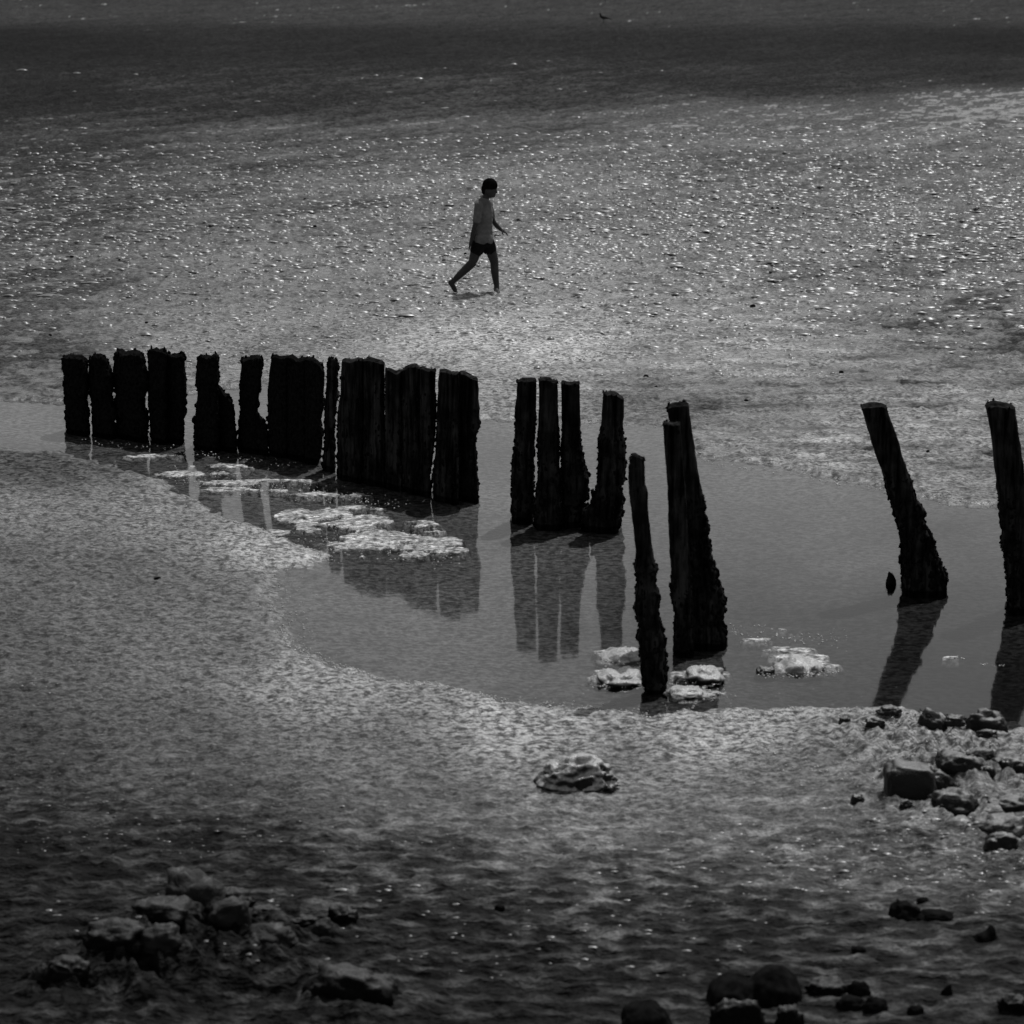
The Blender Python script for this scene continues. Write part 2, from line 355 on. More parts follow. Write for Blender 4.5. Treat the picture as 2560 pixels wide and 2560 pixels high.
# ------------------------------------------------------------------ groyne posts
def interp(tab, y, k):
    ys = [t[0] for t in tab]; vs = [t[k] for t in tab]
    return float(np.interp(y, ys, vs))
_a, _b = at(673, 1131), at(1197, 1243); WALL = (_b.y-_a.y)/(_b.x-_a.x)      # the far run of boards stands along this line
def make_board(name, root, base_py, Z, edges, top, mat, depth=1.25, seed=0, n=30, rag=1.0, yoff=0.0):
    """one board or log, raised from its measured left and right edges; Z = (x0, y0, scale) of the measuring frame"""
    x0, y0, s = Z
    E = [(y0+s*e[0], x0+s*e[1], x0+s*e[2]) for e in edges]
    T = [(x0+s*t[0], y0+s*t[1]) for t in top]
    Y0 = at(1280, base_py).y+yoff+.15
    tys = min(t[1] for t in T) if T else E[0][0]
    ytop = min(tys, E[0][0]); ybot = base_py+16
    ppm = scale_at(base_py); rows = int((ybot-ytop)/ppm/.013)+3
    V = []; Fc = []; XC = on_plane((E[-1][1]+E[-1][2])/2, base_py, Y0).x
    slope = WALL if base_py < 1260 and E[0][2] < 1220 else 0
    for i in range(rows+1):
        py = ytop+(ybot-ytop)*i/rows
        xl, xr = interp(E, py, 1), interp(E, py, 2)
        low = min(1, max(0, (py-ytop)/(ybot-ytop)))
        for j in range(n):
            a = 2*math.pi*j/n; ca, sa = math.cos(a), math.sin(a)
            ex = .62
            cx = math.copysign(abs(ca)**ex, ca); cy = math.copysign(abs(sa)**ex, sa)
            px = (xl+xr)/2+(xr-xl)/2*cx
            yy = py
            if T:
                ty = float(np.interp(px, [t[0] for t in T], [t[1] for t in T]))
                yy = max(py, ty+5*abs(mn.noise(Vector((px*.33, cy*2, seed))))+3*abs(mn.noise(Vector((px*.9, cy*3, seed))))-2)
            p = on_plane(px, yy, Y0)
            if slope: p = on_plane(px, yy, Y0+slope*(p.x-XC))
            half = (xr-xl)/2/ppm
            p.y += cy*min(half*depth, .19)
            amp = (.004+.016*low*rag)
            nv = mn.noise_vector(Vector((p.x*16, p.y*16, p.z*11+seed*5)))*amp+mn.noise_vector(Vector((p.x*45, p.y*45, p.z*30+seed)))*amp*.5
            nv.x *= .8
            if T and yy > py: nv *= .3
            V.append(p+nv)
    for i in range(rows):
        for j in range(n):
            a = i*n+j; b = i*n+(j+1) % n
            Fc.append((a, a+n, b+n, b))
    # weathered, dished end of the board
    c0 = sum((V[j] for j in range(n)), Vector())/n
    base = len(V)
    for k, sc_ in enumerate((.66, .33)):
        for j in range(n):
            q = c0+(V[j]-c0)*sc_; q.z = V[j].z*sc_+c0.z*(1-sc_)+.010*mn.noise(Vector((q.x*40, q.y*40, seed)))-.006*k; V.append(q)
    V.append(c0-Vector((0, 0, .012)))
    for j in range(n):
        j2 = (j+1) % n
        Fc.append((j, j2, base+j2, base+j)); Fc.append((base+j, base+j2, base+n+j2, base+n+j)); Fc.append((base+n+j, base+n+j2, base+2*n))
    L = root.location
    o = mesh_obj(name, [v-L for v in V], Fc, mat, root)
    return o, V[:(rows+1)*n], n, rows
_ico = {}
def ico(sub):
    if sub not in _ico:
        bm = bmesh.new(); bmesh.ops.create_icosphere(bm, subdivisions=sub, radius=1)
        _ico[sub] = ([v.co.copy() for v in bm.verts], [tuple(v.index for v in f.verts) for f in bm.faces]); bm.free()
    return _ico[sub]
def crust(root, samples, count, zlo, zhi, rmin, rmax, R):
    """weed tufts and shells grown on the lower timber, one mesh"""
    vs, fs = ico(1); V = []; Fc = []
    cand = [s for s in samples if zlo < s.z < zhi]
    if not cand: return
    for k in range(count):
        p = R.choice(cand); r = R.uniform(rmin, rmax)*(1.25-.6*(p.z-zlo)/(zhi-zlo)); b = len(V)
        sx, sy, sz = R.uniform(.7, 1.5), R.uniform(.7, 1.2), R.uniform(.8, 3.0)
        for v in vs:
            q = Vector((v.x*sx, v.y*sy, v.z*sz))*r; q += mn.noise_vector(q*60+Vector((k, 0, 0)))*r*1.0
            V.append(p+q-root.location)
        Fc += [tuple(b+i for i in f) for f in fs]
    o = mesh_obj('weed_growth', V, Fc, M_WEED, root); tag(o, kind='stuff'); o['label'] = 'ragged dark weed and barnacle growth'
Z1 = (100, 820, .33126); Z2 = (700, 820, .2795); Z3 = (1240, 900, .31056); Z4 = (1400, 1300, .31056); Z5 = (2060, 960, .31056)
def z34(l3, l4): return l3+[(y+1288, a+515, b+515) for y, a, b in l4]
GRP = 'weathered timber posts of the old groyne'
def post(name, label, base_py, boards, weed=.7, count=150, cat='post', mat=None, yo=0.0, rag=1.0):
    Z, e0 = boards[0][0], boards[0][1]
    mid = Z[0]+Z[2]*(e0[-1][1]+e0[-1][2])/2
    b = at(mid, base_py); root = empty(name, (b.x, b.y, 0), label, cat, GRP)
    R = random.Random(len(label)*7+int(base_py)); S = []; ztop = 0
    for k, bd in enumerate(boards):
        o, V, n, rows = make_board('timber' if len(boards) == 1 else 'board', root, bd[3] if len(bd) > 3 else base_py, bd[0], bd[1], bd[2], M_WEED if weed > .9 else M_WOOD, seed=R.random()*50, rag=rag, yoff=yo+.02*(k % 2))
        S += V; ztop = max(ztop, max(v.z for v in V))
    if weed < .9: crust(root, S, 12, ztop-.05, ztop+.02, .004, .010, R)
    else: crust(root, [v for v in S if v.z > ztop*.45], 60, ztop-.09, ztop+.03, .006, .016, R)
    crust(root, S, int(count*1.8), -.03, ztop*(weed if weed < .9 else 1.04), .006, .017, R)
    return root
# far run, left to right
post('groyne_post', 'short post at the far left end of the row, square knob on its upper left', 1075, [(Z1,
  [(213,172,345),(260,168,345),(310,172,357),(350,188,358),(400,182,362),(460,180,365),(500,190,360),(530,192,346),(590,195,356),(640,195,372),(700,200,358),(740,202,368),(790,203,372),(830,203,372)],
  [(170,222),(200,213),(290,216),(325,235),(350,275),(358,300)])], .97)
post('groyne_post', 'short round-topped weedy post, second from the far left end', 1082, [(Z1,
  [(205,372,500),(260,370,512),(320,370,535),(350,365,548),(480,375,552),(515,385,535),(560,392,545),(620,395,565),(660,397,580),(700,397,555),(760,397,572),(850,398,575)],
  [(368,262),(385,222),(410,204),(440,204),(475,220),(500,250),(525,300),(545,340)])], .97)
post('groyne_post', 'third post from the left, spiky tuft beside its domed top', 1087, [(Z1,
  [(178,572,780),(215,568,780),(260,562,785),(300,558,800),(370,555,820),(430,560,820),(490,575,805),(540,572,785),(600,578,790),(650,580,805),(700,580,815),(850,580,815)],
  [(560,230),(572,180),(590,172),(618,176),(630,218),(650,192),(700,182),(740,190),(770,220),(790,265),(810,310)])], .97)
post('groyne_post', 'tallest post of the left group, ragged weed crest on its two fused boards', 1098, [
  (Z1, [(160,818,955),(300,818,955),(350,820,955),(460,812,955),(540,820,955),(600,822,955),(680,832,955),(780,838,955),(880,845,955)], [(815,190),(825,165),(845,168),(870,155),(900,175),(920,165),(950,200)]),
  (Z1, [(200,950,1095),(300,950,1090),(350,950,1100),(460,950,1105),(540,950,1100),(600,950,1100),(680,950,1090),(780,950,1085),(880,950,1085)], [(950,200),(975,215),(1000,200),(1030,215),(1060,202),(1085,210),(1100,245)])], .97)
post('groyne_post', 'post with a low broken stump leaning against its right side', 1115, [
  (Z1, [(205,1190,1342),(300,1183,1345),(400,1175,1356),(430,1180,1338),(470,1190,1345),(520,1190,1345),(600,1180,1350),(700,1170,1350),(800,1165,1350),(930,1165,1350)], [(1190,225),(1240,215),(1280,222),(1320,203),(1335,212),(1345,240)]),
  (Z1, [(430,1325,1400),(500,1330,1425),(520,1335,1440),(600,1340,1465),(700,1340,1470),(800,1340,1482),(950,1340,1488)], [(1325,425),(1345,435),(1370,458),(1392,505),(1425,508),(1445,560),(1465,620)], 1118)], .97)
post('groyne_post', 'narrow upright post with a wedge-shaped broken foot on its right', 1119, [
  (Z1, [(215,1525,1675),(300,1520,1675),(370,1510,1672),(430,1512,1668),(520,1508,1650),(600,1512,1645),(640,1510,1640),(720,1500,1645),(980,1495,1650)], [(1525,240),(1560,242),(1590,216),(1640,215),(1675,230)]),
  (Z1, [(640,1620,1700),(740,1620,1705),(780,1620,1720),(980,1620,1725)], [(1620,632),(1640,640),(1665,672),(1690,720),(1715,765)], 1128)], .97)
post('groyne_post', 'broad wall of three black boards with a frayed top, left of the narrow slat', 1142, [
  ((0,0,1), [(893,680,722),(919,675,720),(972,670,719),(1019,670,719),(1072,671,719),(1145,673,719)], [(676,897),(684,890),(692,889),(700,897),(708,893),(720,892)], 1131),
  ((0,0,1), [(893,716,766),(960,715,766),(1150,717,766)], [(716,893),(730,890),(738,896),(746,903),(754,899),(764,896)], 1139),
  ((0,0,1), [(895,763,812),(935,763,812),(976,763,809),(1016,763,810),(1058,763,801),(1085,763,808),(1150,763,799),(1170,763,795)], [(763,898),(778,896),(790,900),(800,912),(808,925),(813,940)], 1149)], .97)
post('groyne_post', 'very narrow slat standing between two broad board walls', 1170, [(Z2,
  [(275,428,500),(300,425,505),(360,420,520),(440,420,512),(570,410,520),(600,410,530),(700,400,498),(850,395,490),(980,405,480),(1100,395,490),(1200,385,490),(1330,390,495)], [(425,305),(450,280),(495,275),(505,300)])], .9, 90)
post('groyne_post', 'two-board section just right of the narrow slat, level weedy top', 1200, [
  (Z2, [(280,557,745),(320,552,745),(440,545,745),(580,545,745),(700,522,745),(800,512,745),(1000,515,745),(1450,512,745)], [(555,287),(590,285),(620,300),(665,285),(700,275),(745,285)], 1190),
  (Z2, [(275,740,935),(440,740,935),(700,740,935),(1000,740,945),(1480,740,950)], [(740,285),(760,285),(800,272),(850,290),(880,298),(900,300),(935,318)], 1202)], .85, 180)
post('groyne_post', 'three-board section with a loop of twisted weed on its top', 1222, [
  (Z2, [(350,940,1095),(560,940,1095),(1540,945,1095)], [(940,360),(970,372),(1000,382),(1040,405),(1070,395),(1095,380)], 1214),
  (Z2, [(330,1090,1255),(560,1090,1255),(1560,1090,1255)], [(1090,378),(1140,345),(1170,335),(1200,332),(1230,342),(1255,358)], 1223),
  (Z2, [(360,1250,1393),(560,1250,1390),(680,1250,1400),(900,1250,1392),(1080,1250,1375),(1200,1250,1360),(1300,1250,1342),(1480,1250,1345),(1580,1250,1350)], [(1250,355),(1300,370),(1330,380),(1395,380)], 1232)], .8, 200)
post('groyne_post', 'two-board section at the right end of the long dark wall, paler worn top', 1243, [
  (Z2, [(380,1425,1600),(500,1412,1600),(560,1415,1600),(650,1405,1600),(900,1398,1600),(1100,1390,1600),(1200,1380,1600),(1320,1366,1600),(1480,1366,1600),(1640,1370,1600)], [(1425,380),(1470,383),(1500,386),(1530,400),(1560,410),(1600,398)]),
  (Z2, [(395,1590,1768),(460,1590,1770),(560,1590,1775),(700,1590,1782),(880,1590,1788),(960,1590,1755),(1100,1590,1752),(1200,1590,1765),(1260,1590,1755),(1400,1590,1775),(1650,1590,1775)], [(1590,400),(1620,395),(1660,405),(1700,430),(1740,450),(1770,460)])], .7, 200)
# middle group
post('groyne_post', 'left of the three close planks with a thin gap of light at its right', 1298, [(Z3,
  [(160,172,325),(300,165,325),(380,155,322),(460,145,330),(480,155,320),(600,150,315),(700,145,310),(850,125,305),(940,125,305),(1050,130,305),(1150,125,300),(1400,138,303)], [(172,172),(200,156),(240,162),(270,155),(325,156)])], .7)
post('groyne_post', 'middle one of the three close planks', 1312, [(Z3,
  [(155,345,495),(400,345,500),(600,335,510),(800,340,512),(1000,335,515),(1100,320,520),(1200,310,525),(1440,320,530)], [(345,160),(380,150),(430,152),(450,170),(490,172)])], .65)
post('groyne_post', 'right plank of the close three, widening into weed towards its foot', 1306, [(Z3,
  [(180,523,672),(300,528,675),(500,530,680),(680,525,685),(740,520,700),(850,525,715),(940,530,748),(1050,530,745),(1100,530,735),(1180,530,700),(1420,530,700)], [(522,182),(545,176),(570,190),(610,195),(630,182),(672,180)])], .65)
post('groyne_post', 'lone knobbly post with a pale sunlit end and a low spur at its foot', 1318, [
  (Z3, [(265,862,1030),(400,855,1030),(500,850,1020),(600,835,1025),(640,815,1040),(690,820,1035),(760,825,1045),(840,820,1050),(900,815,1035),(960,820,1045),(1000,815,1010),(1050,810,1008),(1100,800,1025),(1200,800,1020),(1280,790,1000),(1340,780,990),(1440,770,980)],
   [(862,265),(900,270),(940,268),(975,275),(1000,295),(1030,315)]),
  (Z3, [(1055,775,812),(1160,765,830),(1200,700,840),(1300,690,840),(1460,690,850)], [(700,1195),(715,1170),(760,1155),(775,1058),(800,1055),(812,1062)])], .75, 190)
# near group
post('groyne_post', 'thin leaning post, the shortest of the near ones, knotted with weed low down', 1732, [(Z3,
  z34([(760,1085,1190),(800,1080,1192),(840,1075,1192),(850,1065,1195),(1000,1068,1200),(1050,1070,1220),(1200,1090,1225)],
  [(140,602,732),(260,612,750),(330,605,760),(380,595,785),(430,610,765),(520,615,775),(600,600,805),(640,610,805),(700,595,790),(800,620,800),(850,640,815),(950,620,845),(1030,645,850),(1150,650,855),(1300,690,855),(1420,700,840),(1480,700,840)]),
  [(1085,790),(1092,766),(1120,760),(1150,775),(1190,795)])], .55, 170)
post('groyne_post', 'tall straight post just left of and touching the leaning weedy one', 1632, [(Z3,
  z34([(505,1345,1480),(600,1350,1490),(750,1360,1500),(1000,1380,1520),(1200,1385,1535)], [(112,875,1030),(312,890,1045),(472,900,1055),(545,890,1055),(600,890,1055),(640,910,1055),(750,920,1060),(900,925,1065),(1150,935,1070)]),
  [(1345,515),(1360,508),(1420,510),(1480,512)])], .35, 90)
post('groyne_post', 'tallest post in the picture, leaning left, its right flank thick with weed', 1612, [(Z3,
  z34([(350,1376,1550),(400,1380,1555),(480,1388,1565),(600,1420,1585),(750,1450,1605),(1000,1500,1645),(1170,1505,1690),(1200,1505,1675)],
  [(52,1015,1200),(112,1020,1190),(212,1025,1215),(272,1030,1210),(412,1035,1260),(472,1035,1250),(545,1035,1305),(600,1035,1320),(640,1040,1330),(750,1040,1320),(830,1040,1290),(900,1040,1330),(1100,1040,1330)]),
  [(1375,398),(1400,372),(1440,356),(1490,354),(1540,350),(1552,362)])], .62, 330, yo=.05)
post('groyne_post', 'smooth-headed post leaning left alone in the pool, broad weedy foot', 1475, [(Z5,
  [(160,300,502),(220,308,512),(400,365,580),(600,425,635),(720,475,680),(760,485,700),(900,520,735),(930,530,745),(1000,550,800),(1030,558,805),(1050,570,785),(1150,600,825),(1250,615,885),(1280,625,890),(1300,633,890),(1450,630,945),(1540,638,972),(1660,640,978),(1780,630,970)],
  [(298,192),(340,174),(400,165),(470,170),(502,182)])], .62, 300)
post('groyne_post', 'thick post cut off by the right edge of the view', 1520, [(Z5,
  [(155,1300,1528),(400,1345,1562),(600,1370,1592),(780,1390,1615),(860,1395,1640),(960,1412,1670),(1000,1405,1685),(1050,1415,1690),(1150,1425,1700),(1170,1440,1705),(1350,1432,1730),(1380,1460,1740),(1550,1475,1790),(1900,1485,1800)],
  [(1300,188),(1340,168),(1380,156),(1450,172),(1525,180)])], .55, 260)

# ------------------------------------------------------------------ rocks
def rock(name, label, xl, xr, yt, yb, mat=None, dep=1.0, skew=0.0, boxy=.8, seed=0, group=None, sub=4, rough=.22, lift=0, cat='rock', fine=.16):
    """a half-buried stone: measured width and front height, and a depth of its own"""
    mat = mat or M_ROCK
    b = at((xl+xr)/2, yb); b.z = gz(b.x, b.y); ppm = scale_at(yb)
    W = (xr-xl)/ppm; H = max(.015, (yb-yt)/ppm*.97)
    D = W*dep*.8
    vs, fs = ico(sub); V = []
    for v in vs:
        q = Vector([math.copysign(abs(c)**boxy, c) for c in v])
        q = q/max(abs(q.x), abs(q.y), abs(q.z))*(.55+.45*1) if boxy < .35 else q
        nz = mn.fractal(v*1.6+Vector((seed*3.1, seed, 0)), .9, 2.1, 3)*rough+mn.noise(v*6+Vector((seed, 3, 1)))*rough*.25
        q = q*(1+nz)
        if mat is not M_STONE: q += v*(fine*mn.fractal(v*4.5+Vector((0, seed*2.3, seed)), .8, 2.2, 3))
        z = q.z
        z = z*.86 if z > 0 else z*.35
        z *= 1+skew*q.x
        V.append(Vector((q.x*W/2, q.y*D/2+D*.42, z*H*(1 if z > 0 else .8)+lift)))
    o = mesh_obj(name, V, fs, mat, loc=(b.x, b.y, b.z)); tag(o, label, cat, group)
    return o
G1 = 'rocks of the outcrop at the right edge'
for i, (lab, xl, xr, yt, yb, kw) in enumerate([
 ('square-cornered black block, the largest stone of the right outcrop', 2218, 2340, 1940, 2026, dict(boxy=.42, skew=-.12, rough=.10, fine=.05)),
 ('sloping black wedge joined to the right side of the square block', 2300, 2385, 1962, 2012, dict(skew=-.3)),
 ('long low stone just right of the square black block', 2350, 2449, 1957, 1992, dict(skew=-.2)),
 ('round-backed black stone below and right of the square block', 2328, 2452, 2014, 2063, dict(skew=-.1)),
 ('flat dark stone in the line above the square block, left end', 2342, 2420, 1918, 1953, dict()),
 ('humped dark stone in the middle of the line above the square block', 2418, 2488, 1914, 1948, dict()),
 ('dark stone at the right end of the upper line, cut by the picture edge', 2485, 2575, 1926, 1963, dict()),
 ('low dark stone at the right edge beneath the pale silt slope', 2472, 2575, 2043, 2072, dict()),
 ('long arched black slab low on the right edge of the outcrop', 2430, 2575, 2078, 2121, dict(skew=.1)),
 ('ragged black stone at the bottom of the right outcrop', 2466, 2545, 2120, 2159, dict()),
 ('black pointed stone at the water edge, left of the pair near the pool', 2298, 2366, 1830, 1869, dict(skew=-.25)),
 ('small low stone touching the pointed stone at the water edge', 2362, 2410, 1851, 1870, dict()),
 ('big slanting black stone at the pool edge under the thick right post', 2424, 2522, 1816, 1858, dict(skew=-.15)),
 ('narrow dark stone just below the slanting pool-edge stone', 2444, 2492, 1866, 1887, dict()),
 ('little dark stone between the two larger pool-edge stones', 2389, 2416, 1826, 1842, dict()),
 ('flat dark sliver of stone at the pool edge below the leaning post reflection', 2196, 2250, 1806, 1822, dict()),
 ('oval dark stone in the pale silt left of the pool-edge stones', 2168, 2210, 1842, 1859, dict()),
 ('smallest dark stone at the left of the pale silt patch by the pool', 2100, 2126, 1809, 1825, dict()),
 ('small dark stone on the silt right of the long low stone', 2457, 2487, 1961, 1982, dict()),
 ('small slanted stone alone on the sand left of the square black block', 2129, 2160, 2010, 2031, dict()),
 ('tiny stone below the round-backed black stone', 2252, 2280, 2036, 2050, dict()),
 ]):
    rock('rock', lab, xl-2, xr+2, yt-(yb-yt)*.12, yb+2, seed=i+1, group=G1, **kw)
G2 = 'silted rocks standing in the pool'
for i, (lab, xl, xr, yt, yb, mat, kw) in enumerate([
 ('pale silted rock in the pool left of the thin leaning post', 1486, 1612, 1610, 1655, M_SILT, dict(skew=.45, dep=1.3)),
 ('low pale rock with dark hollows just below the one by the thin post', 1486, 1614, 1668, 1714, M_SILT, dict(dep=1.2, rough=.4)),
 ('pale rock in front of the tallest post', 1706, 1812, 1658, 1704, M_SILT, dict(dep=1.2, rough=.3)),
 ('flat pale rock nearest the foot of the thin leaning post', 1668, 1765, 1716, 1746, M_SILT, dict(dep=1.2)),
 ('pale low rock in open water right of the tallest post', 1935, 2065, 1636, 1682, M_SILT, dict(dep=1.1, skew=.1)),
 ('small black rock at the left end of the pale rock in open water', 1888, 1940, 1645, 1684, M_ROCK, dict()),
 ('small upright black rock beside the broad foot of the lone leaning post', 2215, 2243, 1405, 1462, M_STONE, dict(skew=-.2, boxy=.9, rough=.15)),
 ]):
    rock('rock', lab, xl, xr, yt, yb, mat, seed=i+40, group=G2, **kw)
def mound(label, xl, xr, yt, yb):
    """one low glistening heap of silted weed and shells with open hollows in its front"""
    b = at((xl+xr)/2, yb); b.z = gz(b.x, b.y)-.01; ppm = scale_at(yb); W = (xr-xl)/ppm*.94; H = (yb-yt)/ppm*.48; vs, fs = ico(5); V = []
    for v in vs:
        rg = 1-abs(mn.noise(v*2.6+Vector((4, 1, 7))))*1.9; rg2 = 1-abs(mn.noise(v*6.3+Vector((9, 3, 2))))*1.6
        k = 1+.30*(rg-.5)+.16*(rg2-.5)+.25*mn.noise(v*1.2+Vector((2, 8, 5)))
        z = v.z*k
        V.append(Vector((v.x*k*W/2, v.y*k*W*.30+W*.28, (z if z > 0 else z*.2)*H)))
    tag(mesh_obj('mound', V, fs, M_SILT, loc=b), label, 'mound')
mound('low glistening heap of silted weed alone on the pale sand below the pool', 1350, 1545, 1868, 1996)
G3 = 'stones at the front of the small mound'
for i, (lab, xl, xr, yt, yb, mat, kw) in enumerate([
 ('dark slanting stone at the right front of the small mound', 1462, 1526, 1944, 1982, M_STONE, dict(skew=-.35)),
 ('dark stone at the middle front of the small mound', 1440, 1488, 1966, 1998, M_ROCK, dict(skew=-.2)),
 ('dark stone at the left end of the small mound', 1366, 1412, 1950, 1972, M_ROCK, dict(skew=.2)),
 ('small black stone lowest at the left of the small mound', 1378, 1406, 1976, 1990, M_STONE, dict()),
 ]):
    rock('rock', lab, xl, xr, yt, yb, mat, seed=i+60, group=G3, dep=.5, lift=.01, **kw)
G4 = 'rocks of the ridge at the lower left'
for i, (lab, xl, xr, yt, yb, mat, kw) in enumerate([
 ('largest black rock of the lower left ridge, pale crust on its crown', 415, 560, 2256, 2366, M_DARK, dict(skew=-.25, boxy=.8)),
 ('black wedge-shaped rock against the right of the largest ridge rock', 533, 616, 2338, 2395, M_DARK, dict(boxy=.55, skew=.2)),
 ('flat black rock at the right foot of the lower left ridge', 616, 726, 2372, 2415, M_DARK, dict()),
 ('pale block of rock sloping down behind the black wedge', 545, 628, 2288, 2350, M_DULL, dict(skew=-.3)),
 ('round black stone right of the lower left ridge', 786, 832, 2332, 2368, M_DARK, dict()),
 ('mottled stone standing in the water above the round black one', 828, 884, 2276, 2332, M_DULL, dict()),
 ('pale small boulder in the middle right of the ridge', 735, 790, 2308, 2348, M_DULL, dict()),
 ('pale weedy slope left below the largest ridge rock', 335, 500, 2318, 2400, M_DULL, dict(dep=.9)),
 ('pale low mound further down the ridge to the left', 215, 365, 2378, 2455, M_DULL, dict(dep=.9)),
 ('dark stone in the shadow under the pale mounds of the ridge', 357, 448, 2400, 2458, M_DARK, dict()),
 ('small black knob at the far lower left end of the ridge', 80, 124, 2452, 2494, M_DARK, dict(boxy=.9)),
 ('pale rounded boulder right of the ridge near the bottom edge', 780, 985, 2432, 2545, M_DULL, dict(dep=.8, skew=-.15)),
 ('low pale stone at the lower left corner of the ridge', 120, 215, 2440, 2500, M_DULL, dict(dep=.8)),
 ('dark low stone in the middle of the ridge behind the flat black rock', 625, 690, 2300, 2325, M_DULL, dict()),
 ('small dark stone between the ridge and the round black stone', 636, 665, 2345, 2366, M_DULL, dict()),
 ]):
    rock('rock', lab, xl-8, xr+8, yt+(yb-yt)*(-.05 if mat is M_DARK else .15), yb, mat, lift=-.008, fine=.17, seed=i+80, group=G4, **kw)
G5 = 'rocks in the shallows at the lower right'
def twin_boulder():
    b = at(1890, 2528); b.z = -.02; ppm = scale_at(2528); vs, fs = ico(4); V = []; Fc = []
    for k, (cx, cw, ch, cy) in enumerate(((1833, 130, 88, .10), (1938, 146, 102, .12))):
        o0 = len(V)
        for v in vs:
            q = Vector([math.copysign(abs(c)**.85, c) for c in v])*(1+.10*mn.fractal(v*1.5+Vector((k*9, 2, 0)), .9, 2, 3))
            V.append(Vector(((cx-1890)/ppm+q.x*cw/2/ppm, q.y*.17+cy, (q.z if q.z > 0 else q.z*.3)*ch/ppm)))
        Fc += [tuple(o0+i for i in f) for f in fs]
    o = mesh_obj('boulder', V, Fc, M_STONE, loc=b); remesh(o, .008)
    tag(o, 'big smooth black boulder with two humps at the bottom edge', 'boulder', G5)
def remesh(o, vox, smooth=2):
    m = o.modifiers.new('r', 'REMESH'); m.mode = 'VOXEL'; m.voxel_size = vox; m.use_smooth_shade = True
    if smooth:
        s = o.modifiers.new('s', 'SMOOTH'); s.iterations = smooth; s.factor = .5
    dg = bpy.context.evaluated_depsgraph_get(); me = bpy.data.meshes.new_from_object(o.evaluated_get(dg), depsgraph=dg)
    o.modifiers.clear(); old = o.data; nm = old.name; mats = list(old.materials); o.data = me
    bpy.data.meshes.remove(old); me.name = nm
    me.materials.clear(); [me.materials.append(x) for x in mats]
    me.polygons.foreach_set('use_smooth', [True]*len(me.polygons))
twin_boulder()
for i, (lab, xl, xr, yt, yb, mat, kw) in enumerate([
 ('pale silted boulder in front of the big black two-humped one', 1775, 1915, 2508, 2600, M_DULL, dict(dep=.5)),
 ('black rock cut by the bottom edge left of the big boulder', 1550, 1684, 2530, 2610, M_STONE, dict()),
 ('dark rock cut by the bottom edge right under the big boulder', 1940, 2010, 2530, 2590, M_DULL, dict()),
 ('low mottled stone right of the big black boulder', 2022, 2116, 2472, 2508, M_DULL, dict()),
 ('pointed black stone second right of the big boulder', 2118, 2176, 2464, 2503, M_STONE, dict(skew=-.2)),
 ('flat black stone in front of the pointed one', 2092, 2160, 2508, 2540, M_STONE, dict()),
 ('black stone at the right end of the small line by the boulder', 2158, 2222, 2512, 2548, M_STONE, dict(skew=-.2)),
 ('dark hooked rock with a long low tail in the rippled shallows', 2228, 2312, 2270, 2312, M_STONE, dict(skew=-.5, rough=.3)),
 ('low dark tail of stone right of the hooked rock', 2300, 2385, 2302, 2318, M_STONE, dict(skew=-.2)),
 ('flat dark stone behind the hooked rock', 2292, 2324, 2258, 2272, M_STONE, dict()),
 ('dark stone shaped like a sitting duck near the right edge', 2436, 2496, 2346, 2366, M_STONE, dict(boxy=.8)),
 ('slim dark stone tilted up in the lower right shallows', 2350, 2382, 2480, 2506, M_STONE, dict(skew=.6, dep=.4)),
 ('mottled low stone in the bottom right corner', 2500, 2575, 2505, 2548, M_DULL, dict(rough=.4)),
 ('tiny dark stone in the ripples above the bottom right group', 2128, 2165, 2390, 2402, M_STONE, dict()),
 ('tiny dark stone left of the bottom right group in open ripples', 1235, 1262, 2275, 2290, M_STONE, dict()),
 ('small dark stone at the bottom right among the ripples', 2270, 2312, 2535, 2556, M_STONE, dict()),
 ]):
    o = rock('rock', lab, xl, xr, yt, yb, mat, seed=i+120, group=G5, **kw)
    if 'duck' in lab:                      # the knob that makes its head
        me = o.data; ppm = scale_at(2366)
        for v in me.vertices:
            k = math.exp(-((v.co.x-16/ppm)/(10/ppm))**2)
            if v.co.z > 0: v.co.z *= 1+1.3*k
G6 = 'small dark stones scattered over the glistening far flat'
TINY_PLACE = ["at the left of a close pair, level with the walker's neck", "right one of a close pair of stones, level with the walker's neck", "far right, level with the walker's knees", 'right of the walker, a little below foot level', 'larger one right of the walker and below foot level', 'upper right of the glitter field', "right of centre, above walker's head level", 'tiny and far off at the right, near the dark band', 'left of the walker, level with the chest', 'left of the walker at thigh level, farther of two', "far left, level with the walker's shins", "just left of the walker's rear knee, lower of two", "touching distance behind the walker's rear knee", 'far off at the left beyond the glitter', 'left of the walker, level with the shorts', 'left of the walker, level with the shirt hem', 'right of the walker, below foot level, fairly near', "far off right of the walker's head", "left of centre, level with the walker's back", "at the left edge, level with the walker's feet", "left, level with the walker's feet", 'above the domed left posts', 'above the far left end of the post row', 'left of centre, farther than the left posts', "near the pool's far bank left of the lone leaning post", 'between the tallest post and the lone leaning post, beyond the pool', 'above the lone knobbly post, largest near it', 'just right of the one above the lone knobbly post', 'far right, well beyond the lone leaning post', 'beyond the pool between the two right hand posts']
